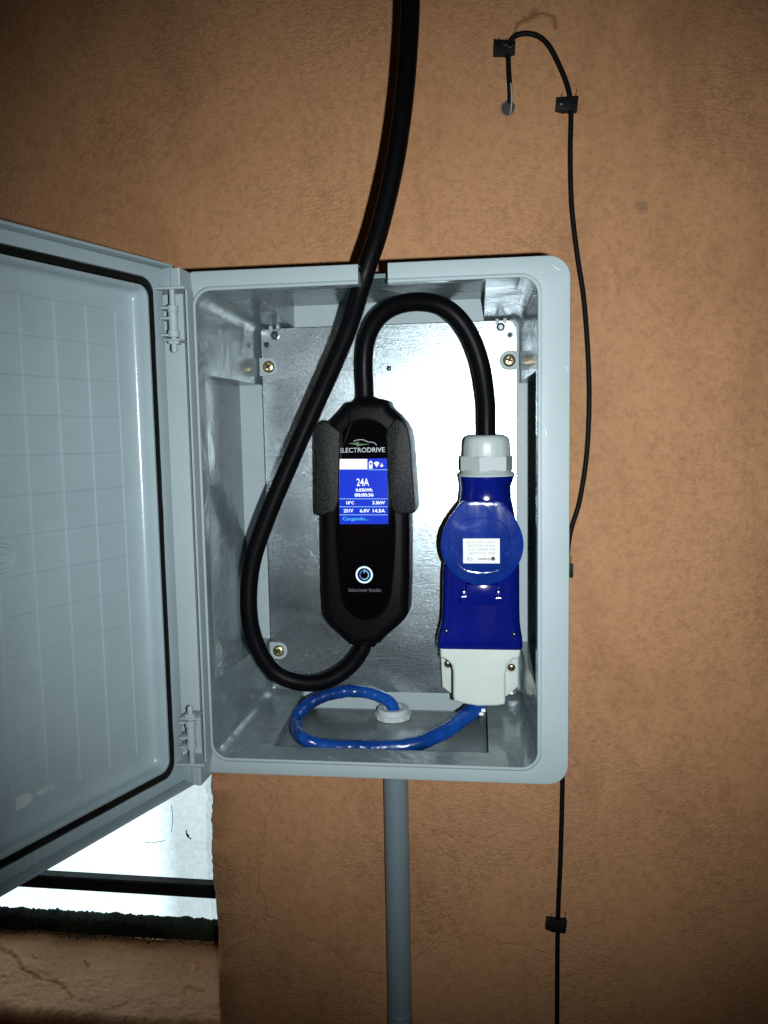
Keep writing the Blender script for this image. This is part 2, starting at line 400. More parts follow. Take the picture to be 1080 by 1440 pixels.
quad(bm, (xs_, WY, WZ0), (X1, WY, WZ0), (X1, WY, WZ1), (xs_, WY, WZ1))
quad(bm, (X0, WY, WZ1), (xs_, WY, WZ1), (xs_, WY, Z1), (X0, WY, Z1))
quad(bm, (X0, WY, Z0), (WX0, WY, Z0), (WX0, WY, WZ1), (X0, WY, WZ1))
# lower wall below the sill, with a rounded front edge
from mathutils import noise as mn
gouges = []
for line, wd, dp in (([(-30, 1318), (0, 1335), (22, 1350), (30, 1364), (52, 1374), (75, 1378), (88, 1388), (100, 1404)], 0.0036, 0.0026), ([(262, 1345), (276, 1350), (280, 1360)], 0.0014, 0.0020), ([(258, 1394), (264, 1386), (274, 1390), (284, 1397)], 0.0016, 0.0025),
                     ([(45, 1346), (48, 1350), (52, 1349)], 0.0015, 0.002), ([(118, 1352), (124, 1358), (120, 1364)], 0.0015, 0.002), ([(150, 1331), (170, 1336), (178, 1333)], 0.0012, 0.0015)):
    q = [atz(x, y, WZ0) for x, y in line]; gouges.append(([Vector((p.x, p.y)) for p in q], wd, dp))
def gouge(x, y):
    p = Vector((x, y)); d_ = 0
    p += Vector((mn.noise(Vector((x*120, y*120, 0)))*0.004, mn.noise(Vector((x*120, y*120, 7)))*0.004))
    for q, wd, dp in gouges:
        for a_, b_ in zip(q, q[1:]):
            e = b_-a_; t = max(0, min(1, (p-a_).dot(e)/e.length_squared)); d = (p-(a_+e*t)).length
            if d < wd: d_ = max(d_, dp*(1-(d/wd)**2))
    return d_
xsl = [WX0+0.42*k/24 for k in range(24)]; xsl += [WX0+0.42+(xs_-WX0-0.42)*k/330 for k in range(331)]
ysl = [0.0, 0.0015, 0.005, 0.010]+[0.014+(WIN+0.03-WY-0.014)*k/110 for k in range(111)]; rows = []
for x in xsl:
    z = sill_z(x); c = [bm.verts.new((x, WY, Z0)), bm.verts.new((x, WY, z-0.014))]
    for y in ysl:
        Yw = WY+y; dr = 0.012*max(0, 1-y/0.012)**2
        h = 0.0016*mn.fractal(Vector((x*45, Yw*60, 1)), 0.6, 2.2, 6)+0.0030*mn.noise(Vector((x*12, Yw*18, 5)))
        c.append(bm.verts.new((x, Yw-0.0004, z-dr+h*min(1, y/0.01)-gouge(x, Yw))))
    rows.append(c)
for a, b_ in zip(rows, rows[1:]):
    for i in range(len(a)-1): bm.faces.new((a[i], b_[i], b_[i+1], a[i+1]))
quad(bm, (WX0, WY, WZ1), (xs_, WY, WZ1), (xs_, WIN+0.03, WZ1), (WX0, WIN+0.03, WZ1))
quad(bm, (WX0, WY, Z0), (WX0, WIN+0.03, Z0), (WX0, WIN+0.03, WZ1), (WX0, WY, WZ1))
wall = link('stucco_wall', bm, M_wall, smooth=True, angle=50)
tag(wall, 'orange painted stucco wall that everything is fixed to, with a window opening low left', 'wall')

win = thing('window', 'bright frosted window behind a black bar in the wall opening at lower left', 'window', (-0.6, WIN, WZ0))
M_pane, nt, b = newmat('lit_hammered_glass'); v = coords(nt)
b.inputs['Base Color'].default_value = (0.55, 0.65, 0.68, 1); b.inputs['Roughness'].default_value = 0.25
n1 = N(nt, 'ShaderNodeTexNoise', Scale=130.0, Detail=2.0, Distortion=1.0); nt.links.new(v, n1.inputs[0])
n2 = N(nt, 'ShaderNodeTexNoise', Scale=5.0, Detail=3.0, Distortion=0.5); nt.links.new(v, n2.inputs[0])
sx = N(nt, 'ShaderNodeSeparateXYZ'); nt.links.new(v, sx.inputs[0])
g = N(nt, 'ShaderNodeMapRange'); nt.links.new(sx.outputs[0], g.inputs[0])
g.inputs[1].default_value = -0.352; g.inputs[2].default_value = -0.318; g.inputs[3].default_value = 1.4; g.inputs[4].default_value = 0.64
ml = N(nt, 'ShaderNodeMath', operation='MULTIPLY'); nt.links.new(g.outputs[0], ml.inputs[0])
nt.links.new(ramp(nt, n1.outputs[0], [(0.35, (0.90,)*3), (0.65, (1.08,)*3)]), ml.inputs[1])
m2 = N(nt, 'ShaderNodeMath', operation='MULTIPLY'); nt.links.new(ml.outputs[0], m2.inputs[0])
nt.links.new(ramp(nt, n2.outputs[0], [(0.3, (0.94,)*3), (0.65, (1.06,)*3)]), m2.inputs[1])
b.inputs['Emission Color'].default_value = (0.74, 0.94, 1.0, 1); nt.links.new(m2.outputs[0], b.inputs['Emission Strength'])
bp = N(nt, 'ShaderNodeBump', Strength=0.5, Distance=0.001); nt.links.new(n1.outputs[0], bp.inputs['Height']); nt.links.new(bp.outputs[0], b.inputs['Normal'])
bm = B(); box(bm, WX0, WX1+0.02, WIN, WIN+0.004, WZ0+0.004, WZ1+0.0)
pane = link('pane', bm, M_pane, win, smooth=False)
# fine cracks in the pane
bm = B()
for pl in ([(241, 1132), (243, 1150), (241, 1170)], [(203, 1184), (215, 1185), (232, 1182)], [(262, 1167), (263, 1175), (269, 1180)], [(262, 1171), (266, 1176)]):
    tube(bm, [at(x, y, WIN-0.0004) for x, y in pl], 0.0004 if pl[0][0] != 262 else 0.0008, sides=5, n=4)
link('crack', bm, M_ink, win)
M_bar = plastic('black_painted_steel', (0.006, 0.007, 0.008), 0.5, 0.4, 0.4, 200, 0.1, spec=0.1)
def barpts(xa, ya, xb, yb, Y):
    A_, B_ = at(xa, ya, Y), at(xb, yb, Y); d = (B_-A_)/(xb-xa)
    return A_+d*(-330-xa), A_+d*(312-xa)
bm = B(); p0, p1 = barpts(100, 1239, 300, 1251, WIN-0.014)
h = 9.0/pxs(WIN, 200, 1240)
vs = []
for p in (p0, p1):
    vs.append([(p.x, p.y-0.006, p.z-h), (p.x, p.y-0.006, p.z+h*0.8), (p.x, p.y-0.004, p.z+h), (p.x, p.y+0.008, p.z+h), (p.x, p.y+0.008, p.z-h)])
loft(bm, vs, cap0=True, cap1=True)
link('bar', bm, M_bar, win, angle=30)
# bottom rail with a ragged, mossy bead of old putty
bm = B(); loops = []
NR = 500; xa, xb = WX0, WX1+0.01
from mathutils import noise as mn
for k in range(NR+1):
    x = xa+(xb-xa)*k/NR
    a = mn.noise(Vector((x*60, 0, 0)))*0.0030+mn.noise(Vector((x*260, 3, 0)))*0.0030
    c = mn.noise(Vector((x*90, 9, 0)))*0.0018+mn.noise(Vector((x*300, 5, 0)))*0.0013
    zt = WZ0+0.028+a; zb = WZ0-0.001
    loops.append([(x, WIN-0.006+c, zb), (x, WIN-0.010+c, zb+0.006), (x, WIN-0.012+c*1.5, zb+0.018+c), (x, WIN-0.010+a, zt-0.006), (x, WIN-0.004, zt), (x, WIN+0.002, zt)])
loft(bm, loops, closed=False)
M_moss = plastic('dirty_putty', (0.012, 0.016, 0.012), 0.8, 0.9, 1.0, 220, 0.05, spec=0.15)
link('bottom_rail', bm, M_moss, win, angle=60)
# crumbs and moss on the rail and rim: nobody could count them
bm = B()
for k in range(900):
    x = random.uniform(-0.70, WX1-0.004); z = WZ0+0.004+abs(random.gauss(0, 0.004)) if random.random() < .4 else WZ0+0.027+random.gauss(0, 0.0025)
    y = WIN-0.014+random.uniform(-0.004, 0.002) if z > WZ0+0.02 else WIN-0.014-abs(random.gauss(0, 0.006))
    s = random.uniform(0.0003, 0.0013)*(1.5 if random.random() < .1 else 1)
    mt_ = Matrix.Translation((x, y, z)) @ Matrix.Rotation(random.uniform(0, 6), 4, Vector((random.random(), random.random(), 1)).normalized()) @ Matrix.Diagonal((s, s, s*random.uniform(.4, 1.2), 1))
    bmesh.ops.create_icosphere(bm, subdivisions=1, radius=1, matrix=mt_)
o = link('moss', bm, M_moss, win, smooth=False); o['kind'] = 'stuff'

# ------------------------------------------------------------------ enclosure
enc = thing('electrical_enclosure', 'light grey wall cabinet standing open with the charger inside', 'enclosure', (0, WY, -0.21))
D = 0.15                                              # back wall inside
OX0, OX1, OZ0, OZ1 = -0.1475, 0.125, -0.194, 0.1935    # opening (front)
OX0 = -0.1455
IX0, IX1, IZ0, IZ1 = -0.134, 0.1185, -0.1830, 0.1835   # opening (at the back)
NL, NR_ = at(503.5, 390, 0).x, at(545.5, 390, 0).x      # cable notch
NB = 0.034                                            # notch reaches back to here
ZT = 0.2045; ZTO = 0.2080
def ringpts(o, y, inner):
    """offset loop of the opening (inner) or of the outer border, cut open at the notch"""
    if inner: l = rrect(OX0-o, OX1+o, OZ0-o, OZ1+o, max(0.002, 0.013+o), 7, y)
    else: l = rrect(-0.1500+o, 0.150-o, -0.2085+o, 0.2095-o, (max(.001, .003-o), max(.002, .017-o), max(.002, .017-o), max(.001, .003-o)), 7, y)
    zt = l[7][2]
    # start right of the notch, go clockwise, end left of it
    i = 8
    return [(NR_, y, zt)]+l[i:]+l[:i]+[(NL, y, zt)]
bm = B()
loops = [ringpts(0, 0.022, False), ringpts(0, 0.002, False), ringpts(0.0005, 0.0006, False), ringpts(0.0018, 0.0, False)]
inn = [(0.0034, 0.0), (0.0032, 0.0014), (0.0026, 0.0014), (0.0024, -0.0008), (0.0018, -0.0012), (0.0008, -0.0012), (0.0002, -0.0006), (0.0, 0.0012), (0, 0.005)]
loops += [ringpts(o, y, True) for o, y in inn]
loops.append(ringpts(0.002, 0.022, True)); loops.append(loops[0])
R_ = loft(bm, loops, closed=False)
bm.faces.new([r[0] for r in R_[:-1]]); bm.faces.new([r[-1] for r in R_[:-1]][::-1])
rim = link('rim', bm, M_rim, enc, angle=28)

for pl in ([(777, 372), (782, 377), (788, 380)], [(758, 384), (764, 383)], [(795, 515), (799, 519), (797, 521)], [(767, 603), (768, 610), (767, 613)], [(598, 396), (612, 391)]):
    bm = B(); tube(bm, [at(x, y, -0.00005) for x, y in pl], 0.00022, 4, 3); link('scratch', bm, M_gland, rim)
# inside walls: four tapered sides, each with a flat knock-out panel set back
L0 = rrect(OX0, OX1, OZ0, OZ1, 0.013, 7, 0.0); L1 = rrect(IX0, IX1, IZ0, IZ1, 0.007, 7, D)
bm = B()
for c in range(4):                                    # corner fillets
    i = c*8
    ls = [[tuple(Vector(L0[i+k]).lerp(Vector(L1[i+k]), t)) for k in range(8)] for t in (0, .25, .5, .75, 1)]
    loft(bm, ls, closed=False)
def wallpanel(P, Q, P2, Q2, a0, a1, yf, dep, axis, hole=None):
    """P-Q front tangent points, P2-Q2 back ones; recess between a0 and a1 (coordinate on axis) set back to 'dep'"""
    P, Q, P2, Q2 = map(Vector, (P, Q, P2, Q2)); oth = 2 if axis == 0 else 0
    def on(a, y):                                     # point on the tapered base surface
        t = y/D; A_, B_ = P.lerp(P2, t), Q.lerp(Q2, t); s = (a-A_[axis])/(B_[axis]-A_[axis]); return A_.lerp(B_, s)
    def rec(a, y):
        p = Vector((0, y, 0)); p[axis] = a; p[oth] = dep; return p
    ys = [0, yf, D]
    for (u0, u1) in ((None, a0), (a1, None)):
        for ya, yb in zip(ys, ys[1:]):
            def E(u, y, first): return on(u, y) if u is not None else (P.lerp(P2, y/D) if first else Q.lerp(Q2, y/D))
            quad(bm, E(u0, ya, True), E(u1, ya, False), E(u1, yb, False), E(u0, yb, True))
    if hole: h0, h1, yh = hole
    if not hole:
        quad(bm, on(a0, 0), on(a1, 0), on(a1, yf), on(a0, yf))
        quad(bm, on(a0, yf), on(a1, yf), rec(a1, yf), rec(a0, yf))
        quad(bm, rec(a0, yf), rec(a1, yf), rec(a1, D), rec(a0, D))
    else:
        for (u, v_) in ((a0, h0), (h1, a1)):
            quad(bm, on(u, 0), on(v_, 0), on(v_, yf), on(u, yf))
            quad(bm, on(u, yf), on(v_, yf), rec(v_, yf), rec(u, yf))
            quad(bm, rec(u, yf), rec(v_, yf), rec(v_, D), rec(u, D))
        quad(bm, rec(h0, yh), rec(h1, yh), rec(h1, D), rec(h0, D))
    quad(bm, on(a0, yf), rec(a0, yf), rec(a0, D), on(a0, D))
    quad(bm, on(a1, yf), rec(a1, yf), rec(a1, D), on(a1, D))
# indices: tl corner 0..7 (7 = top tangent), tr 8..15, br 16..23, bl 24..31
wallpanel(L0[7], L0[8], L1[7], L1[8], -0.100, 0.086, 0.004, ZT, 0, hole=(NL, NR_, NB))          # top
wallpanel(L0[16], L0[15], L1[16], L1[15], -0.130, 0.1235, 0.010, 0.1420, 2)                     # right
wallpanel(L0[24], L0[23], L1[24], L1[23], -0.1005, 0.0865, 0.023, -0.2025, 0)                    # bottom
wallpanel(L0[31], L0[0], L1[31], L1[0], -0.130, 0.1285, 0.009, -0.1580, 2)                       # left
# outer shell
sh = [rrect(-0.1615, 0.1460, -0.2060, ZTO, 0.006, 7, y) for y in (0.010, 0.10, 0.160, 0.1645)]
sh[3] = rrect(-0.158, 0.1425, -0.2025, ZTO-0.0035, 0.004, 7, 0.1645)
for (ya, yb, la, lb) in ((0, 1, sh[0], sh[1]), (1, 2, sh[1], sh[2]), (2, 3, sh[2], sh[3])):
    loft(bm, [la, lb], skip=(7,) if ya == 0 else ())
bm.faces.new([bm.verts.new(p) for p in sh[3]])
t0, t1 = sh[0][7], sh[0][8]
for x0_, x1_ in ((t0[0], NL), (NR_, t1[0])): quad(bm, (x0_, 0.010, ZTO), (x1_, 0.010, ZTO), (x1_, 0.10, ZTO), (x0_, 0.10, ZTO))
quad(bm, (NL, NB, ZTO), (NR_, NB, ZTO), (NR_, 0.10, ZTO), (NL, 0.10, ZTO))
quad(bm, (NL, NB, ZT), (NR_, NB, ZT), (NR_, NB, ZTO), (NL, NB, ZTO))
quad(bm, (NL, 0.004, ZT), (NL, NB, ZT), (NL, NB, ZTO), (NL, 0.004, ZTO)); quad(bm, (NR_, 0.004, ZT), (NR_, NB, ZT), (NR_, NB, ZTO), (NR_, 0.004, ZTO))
body = link('body', bm, M_in_shaded, enc, angle=40)

bm = B(); quad(bm, (-0.1612, D, -0.2057), (0.1457, D, -0.2057), (0.1457, D, 0.2077), (-0.1612, D, 0.2077)); link('back_wall', bm, M_rim, enc, smooth=False)  # back wall keeps the lighter rim grey; side walls have shade in their colour
# entry plate let into the floor
bm = B()
fx0, fx1 = -0.0975, 0.0835
box(bm, fx0, fx1, 0.027, 0.140, -0.2025, -0.2003, 0.0006)
M_fl = plastic('grey_entry_plate', (0.14, 0.172, 0.182), 0.30, 0.1, 0.1, 300, 0.12, dirt=0.15)
link('entry_plate', bm, M_fl, enc)

# hinge channel on the left of the rim
bm = B()
prof = [(-0.1900, 0.004), (-0.1640, 0.004), (-0.1575, 0.004), (-0.1500, -0.005), (-0.1492, -0.012), (-0.1478, -0.012), (-0.1470, 0.000), (-0.1505, 0.016), (-0.19, 0.016)]
loft(bm, [[(x, y, z) for x, y in prof] for z in (-0.1925, 0.1925)], cap0=True, cap1=True)
for s in (1, -1):
    z0, z1 = (0.1925, 0.1945) if s > 0 else (-0.1945, -0.1925)
    box(bm, -0.1725, -0.1473, -0.0185, 0.014, z0, z1, 0.0004)                 # shelf
    za, zb = (0.1945, 0.2080) if s > 0 else (-0.2100, -0.1945)
    pts_ = [(-0.1740, -0.019), (-0.1585, -0.020), (-0.1495, -0.0005), (-0.1495, 0.016), (-0.174, 0.016)]
    pts_ = [(-0.1578, -0.019), (-0.1512, -0.0205), (-0.1500, -0.0200), (-0.1490, 0.0), (-0.1490, 0.016), (-0.1578, 0.016)]
    loft(bm, [[(x, y, z) for x, y in pts_] for z in (za, zb)], cap0=True, cap1=True)
link('hinge_channel', bm, M_rim, enc, angle=20)
def hinge(s):
    """hinge pin with its sleeve; s=+1 upper, -1 lower"""
    hx, hy = -0.1582, -0.0165
    z = lambda d: s*(0.1925-d)
    bm = B()
    for d0, d1, r in ((0.0, 0.046, 0.0023), (0.0130, 0.0365, 0.0036), (0.0125, 0.0175, 0.0042), (0.0318, 0.0370, 0.0045)):
        b0 = 0.0003
        lathe(bm, [(0, r-b0), (b0, r), (d1-d0-b0, r), (d1-d0, r-b0)], (hx, hy, z(d0)), (0, 0, -s), 20)
    lathe(bm, [(0, 0.0021), (0.002, 0.0026), (0.004, 0.0022), (0.0052, 0.0008)], (hx, hy, z(0.0440)), (0, 0, -s), 18)
    h_ = link('hinge_pin', bm, M_rim, enc, angle=40)
    bm = B()
    for d in (0.0135, 0.0215, 0.0345):
        a, c = sorted((z(d), z(d+0.0016))); box(bm, hx-0.010, hx-0.0015, hy-0.003, hy+0.010, a, c, 0.0003)
    a, c = sorted((z(0.0385), z(0.0398))); box(bm, hx-0.008, hx+0.0070, hy-0.004, hy+0.014, a, c, 0.0003)
    a, c = sorted((z(0.0398), z(0.0425))); box(bm, hx-0.0035, hx+0.0045, hy-0.0035, hy+0.004, a, c, 0.0006)
    link('hinge_bracket', bm, M_rim, enc)
hinge(1); hinge(-1)

# mounting plate
PY = 0.138
plate_poly = []
px0, px1, pz0, pz1 = -0.1312, 0.1166, -0.1805, 0.1820
bm = B()
rp = rrect(px0, px1, pz0, pz1, (0.003, 0.010, 0.004, 0.003), 5, 0)
prism(bm, [(p[0], p[2]) for p in rp], PY, PY+0.002, 0.0005, 1)
plate = link('mounting_plate', bm, M_galv, enc, angle=30)
def screw(c, r, mat, parent, name='screw', washer=None, slot=True, ax=(0, -1, 0)):
    if washer:
        bm = B(); lathe(bm, [(-0.002, washer), (0.0004, washer), (0.0012, washer-0.0006), (0.0012, washer-0.0026), (0.0004, washer-0.0030), (0.0004, 0.001)], c, ax, 32)
        # square foot of the moulded boss
        sx_ = -1 if c[0] < 0 else 1
        box(bm, *(sorted((c[0]+sx_*washer*0.3, c[0]+sx_*washer*1.05))), c[1]-0.0003, c[1]+0.003, c[2]-washer*0.98, c[2]+washer*0.98, 0.0004)
        wo = link('boss', bm, M_rim, parent, angle=30)
        c = (c[0], c[1]-0.0006, c[2])
    bm = B(); lathe(bm, [(0, r*0.9), (0.0006, r), (0.0014, r*0.92), (0.0021, r*0.6), (0.0023, 0.0001)], c, ax, 24)
    so = link(name, bm, mat, parent, angle=50)
    if slot:
        bm = B(); q = r*0.56; t_ = r*0.14; yy = c[1]-0.0023
        a = random.uniform(0.3, 1.2)
        for k in (0, 1):
            an = a+k*PI/2; dx, dz = math.cos(an), math.sin(an)
            ps = [(c[0]+dx*u_*q-dz*w_*t_, c[2]+dz*u_*q+dx*w_*t_) for u_, w_ in ((-1, -1), (1, -1), (1, 1), (-1, 1))]
            loft(bm, [[(x, yy-0.0001-k*.00003, z) for x, z in ps], [(x, yy+0.0012, z) for x, z in ps]], cap0=True, cap1=True)
        link('slot', bm, M_slot_shade, so if so.parent.parent is None else parent)  # dark raised cross, painted shade in place of a carved driver recess
    return so
for px, py in ((378, 516), (716, 507), (392, 915)):
    p = at(px, py, PY); screw((p.x, p.y, p.z), 0.0058, M_zinc, plate, 'screw', washer=0.0090)
for px, py, r in ((387, 472, 0.0044), (704, 460, 0.0040)):
    p = at(px, py, PY); bm = B()
    lathe(bm, [(0, r), (0.001, r), (0.0013, r*0.75), (0.0007, r*0.55), (0.0007, r*.35), (0.002, r*0.25), (0.0021, 0.0001)], p, (0, -1, 0), 20)
    link('stud', bm, M_steel, plate, angle=30)
for px, py, r in ((375, 485, 0.0032), (717, 471, 0.0032)):
    p = at(px, py, PY); bm = B()
    lathe(bm, [(0, r), (0.0003, r), (0.0003, r*0.6), (0.0001, r*.5), (0.0008, 0.0004)], p, (0, -1, 0), 20)
    link('eyelet', bm, M_steel, plate, angle=30)
for px, py in ((547, 518), (520, 519)):
    p = at(px, py, PY); bm = B()
    lathe(bm, [(0, 0.0024), (0.0006, 0.0021), (0.0012, 0.0008), (0.0013, 0.0001)], p, (0, -1, 0), 16)
    link('rivet', bm, M_steel, plate)
for pl in ([(525, 497), (533, 488), (541, 482)], [(521, 505), (527, 500)], [(440, 560), (444, 566)], [(433, 735), (440, 742)], [(434, 772), (440, 783), (447, 790)], [(437, 775), (445, 786)], [(583, 772), (592, 780)], [(588, 770), (600, 772)], [(612, 840), (620, 834)], [(470, 470), (474, 462)], [(598, 880), (606, 884)], [(480, 925), (560, 926)]):
    bm = B(); tube(bm, [at(x, y, PY-0.00005) for x, y in pl], 0.00022, 4, 3); link('scratch', bm, M_bright, plate)
# small nibs where the plate hooks over the moulding
for px, py in ((381, 462), (391, 460), (699, 452), (710, 451)):
    bm = B(); p = at(px, py, PY); box(bm, p.x-0.0016, p.x+0.0016, PY-0.002, PY+0.004, p.z-0.002, p.z+0.0022, 0.0004)
    link('nib', bm, M_rim, plate)

# ------------------------------------------------------------------ door (part of the enclosure), built flat then swung open
A_ = math.radians(180-68.37)
HX, HY = -0.1583, -0.0121
MD = Matrix.Translation((HX, HY, 0)) @ Matrix.Rotation(-A_, 4, 'Z')
DW, DT, DB = 0.318, 0.2125, -0.2130                    # width, top, bottom
def dl(o, y, r=None, oh=None):
    r = max(0.001, 0.016-o) if r is None else r
    return rrect((o if oh is None else oh), DW-o, DB+o, DT-o, r, 8, y)
bm = B()
fl = -0.011
loops = [dl(0.0, -0.024, 0.004), dl(0.0, fl-0.001, 0.003), dl(0.0022, fl, 0.003), dl(0.0110, fl, 0.012)]
loops += [dl(0.0112, fl-0.0015, 0.012), dl(0.0185, fl-0.0015, 0.009), dl(0.0187, fl+0.002, 0.009), dl(0.0205, fl+0.0025, 0.008), dl(0.0215, fl+0.001, 0.007),
          dl(0.0222, fl-0.004, 0.0065), dl(0.0228, fl-0.0070, 0.006), dl(0.0242, fl-0.0090, 0.0055), dl(0.0264, fl-0.0103, 0.005), dl(0.0295, fl-0.0110, 0.005), dl(0.0340, fl-0.0114, 0.005), dl(0.0400, fl-0.0115, 0.004)]
loops_all = loops
loft(bm, loops_all, cap1=True)
lb = dl(0.0, -0.024, 0.004); bm.faces.new([bm.verts.new(p) for p in lb])
door = link('door', bm, M_door, enc, angle=33, M=MD)
# skirt round the edge, cut away along the hinges
bm = B(); th = 0.0022
box(bm, 0, DW, fl-0.004, 0.0, DT-th, DT, 0.0005)
box(bm, 0, DW, fl-0.004, 0.0, DB, DB+th, 0.0005)
box(bm, DW-th, DW, fl-0.004, 0.0, DB+th, DT-th, 0.0005)
box(bm, 0, th, fl-0.004, -0.0001, 0.1935, DT-th, 0.0004)
box(bm, 0, th, fl-0.004, -0.0001, DB+th, -0.1935, 0.0004)
link('skirt', bm, M_door, door, angle=30, M=MD)
bm = B(); gl = []
for o, y in ((0.0114, fl-0.0014), (0.0116, fl+0.0002), (0.0130, fl+0.0012), (0.0165, fl+0.0013), (0.0181, fl+0.0003), (0.0183, fl-0.0014)):
    l = rrect(o, DW-o, DB+o, DT-o, 0.0115-(o-0.0114)*0.5, 8, y)
    # subdivide long sides so the foam can wander a little
    out = []
    for i, p in enumerate(l):
        q = l[(i+1) % len(l)]; n_ = 24 if (Vector(q)-Vector(p)).length > 0.05 else 1
        for k in range(n_):
            pp = Vector(p).lerp(Vector(q), k/n_); w_ = mn.noise(pp*45)*0.0005
            out.append((pp.x+w_, pp.y+abs(w_)*.5, pp.z+mn.noise(pp*40+Vector((5, 0, 0)))*0.0004))
    gl.append(out)
loft(bm, gl)
link('gasket', bm, M_gasket, door, angle=50, M=MD)
# moulded grid of ribs on the inside of the door
PYD = fl-0.0115
def rib(x0_, x1_, z0_, z1_, nm='rib', hgt=0.0006):
    bm = B(); w2 = 0.0006
    if x0_ == x1_: loft(bm, [[(x0_-w2*1.6, PYD-.0001, z), (x0_-w2*.6, PYD+hgt*1.3, z), (x0_+w2*.6, PYD+hgt*1.3, z), (x0_+w2*1.6, PYD-.0001, z)] for z in (z0_, z1_)], closed=True)
    else: loft(bm, [[(x, PYD-.0001, z0_-w2*1.2), (x, PYD+hgt*1.0, z0_-w2*.4), (x, PYD+hgt*1.0, z0_+w2*.4), (x, PYD-.0001, z0_+w2*1.2)] for x in (x0_, x1_)], closed=True)
    return link(nm, bm, M_door, door, angle=60, M=MD)
gx0 = 0.0405; stp = 0.0275
gxs = [gx0+stp*k for k in range(10)]
gxs = [g for g in gxs if g < DW-0.038]
gzs = [0.1735-0.0268*k for k in range(14)]
for g_ in gxs: rib(g_, g_, gzs[-1], gzs[0], hgt=0.0009)
for g_ in gzs: rib(gxs[0], gxs[-1], g_, g_)
# round moulding mark and old paint scrapes
bm = B()
for r in (0.010, 0.0075, 0.003):
    n_ = 32; lps = []
    for k in range(n_):
        a = 2*PI*k/n_; c_, s_ = math.cos(a), math.sin(a)
        lps.append([(0.148+c_*(r+d), PYD+h_, -0.001+s_*(r+d)) for d, h_ in ((-0.0005, -0.0001), (0, 0.0005), (0.0005, -0.0001))])
    lps.append(lps[0]); loft(bm, lps, closed=False)
link('mould_mark', bm, M_door, door, angle=60, M=MD)
M_scrape = plastic('old_paint_smear', (0.34, 0.40, 0.405), 0.7, 0.35)
bm = B()
for cx_, cz_, L_, W_ in ((0.125, -0.1690, 0.0105, 0.0040), (0.100, -0.1700, 0.0060, 0.0045), (0.144, -0.1695, 0.010, 0.006)):
    n_ = 18; ps = []
    for k in range(n_):
        a = 2*PI*k/n_; rr = 0.75+0.5*mn.noise(Vector((math.cos(a)*2, math.sin(a)*2, cx_*90)))
        ps.append(bm.verts.new((cx_+math.cos(a)*L_*rr, PYD+0.0003, cz_+math.sin(a)*W_*rr)))
    bm.faces.new(ps)
link('paint_smear', bm, M_scrape, door, smooth=False, M=MD)
bm = B(); box(bm, 0.0700, 0.0715, PYD, PYD+0.0012, -0.1240, -0.1222, 0.0003); box(bm, 0.0725, 0.0737, PYD, PYD+0.001, -0.1238, -0.1226, 0.0003)
link('latch_nib', bm, M_rim, door, M=MD)

# ------------------------------------------------------------------ cables
C3 = lambda L: [at(x, y, Y) for x, y, Y in L]
bm = B()
main = C3([(578, -150, 0.035), (577, -60, 0.034), (577, 0, 0.033), (574.5, 60, 0.032), (568, 140, 0.030), (555, 230, 0.026), (534, 320, 0.021), (517, 372, 0.019),
   (508, 402, 0.022), (488, 468, 0.036), (448, 560, 0.048), (406, 655, 0.052), (371, 740, 0.052), (353, 800, 0.052), (350, 860, 0.052), (360, 905, 0.054), (384, 943, 0.058), (419, 959, 0.064),
   (456, 958, 0.074), (488, 940, 0.086), (508, 915, 0.098), (513, 895, 0.104)])
tube(bm, main, 0.0078, 24, 12)
cab = link('charging_cable', bm, M_cablein)
tag(cab, 'thick black cable dropping through the cabinet top notch and looping into the charger bottom', 'cable')
bm = B()
arch = C3([(514, 575, 0.108), (513, 545, 0.108), (512, 510, 0.106), (516, 477, 0.102), (532, 447, 0.096), (560, 429, 0.090), (598, 425, 0.084), (632, 437, 0.082), (658, 467, 0.084), (675, 510, 0.088), (683, 560, 0.094), (684, 590, 0.097), (684, 625, 0.099)])
tube(bm, arch, 0.0083, 24, 12)
cab2 = link('supply_cable', bm, M_cablein)
tag(cab2, 'black cable arching from the top of the charger over to the blue plug', 'cable')

# ------------------------------------------------------------------ holder bracket and charger
HYF = 0.0835
hold = thing('charger_holder', 'black grainy plastic bracket gripping both sides of the charger', 'bracket', tuple(at(513, 725, PY)))
lw = [(442, 601), (447, 596), (458, 591), (479, 608), (478, 618), (475.5, 706), (472, 716), (466, 722), (444, 725.5), (443, 712)]
rw = [(557, 588), (566, 593), (573, 601), (577, 618), (583.5, 712), (583, 721), (578, 722.5), (555, 722.5), (550, 714), (548, 702), (542, 606)]
for pl in (lw, rw):
    bm = B(); prism(bm, chaikin([xz(x, y, HYF) for x, y in pl], 1, 0.09), HYF, PY-0.0005, 0.0013, 3)
    link('side_cheek', bm, M_wing, hold, angle=30)
bm = B(); box(bm, xz(446, 660, 0.136)[0]-0.001, xz(580, 660, 0.136)[0]-0.004, 0.1345, PY-0.0003, xz(500, 718, .136)[1], xz(500, 606, .136)[1], 0.0005)
link('back_plate', bm, M_wing, hold)

ch = thing('ev_charger', 'black hand-sized charging control box with glowing blue screen', 'charger', tuple(at(513, 905, 0.12)))
CF = 0.0880
cp = [(500, 561), (545, 561), (549, 572), (560, 581), (574, 598), (576, 640), (576, 860), (567, 874), (540, 897), (534, 905), (497, 908), (490, 903), (461, 876), (453, 861), (451, 700), (452, 640), (458, 598), (478, 578), (487, 566), (497, 565)]
bm = B(); prism(bm, chaikin([xz(x, y, 0.0960) for x, y in cp], 1, 0.2), CF, 0.133, 0.0095, 5)
link('housing', bm, M_case, ch, angle=28)
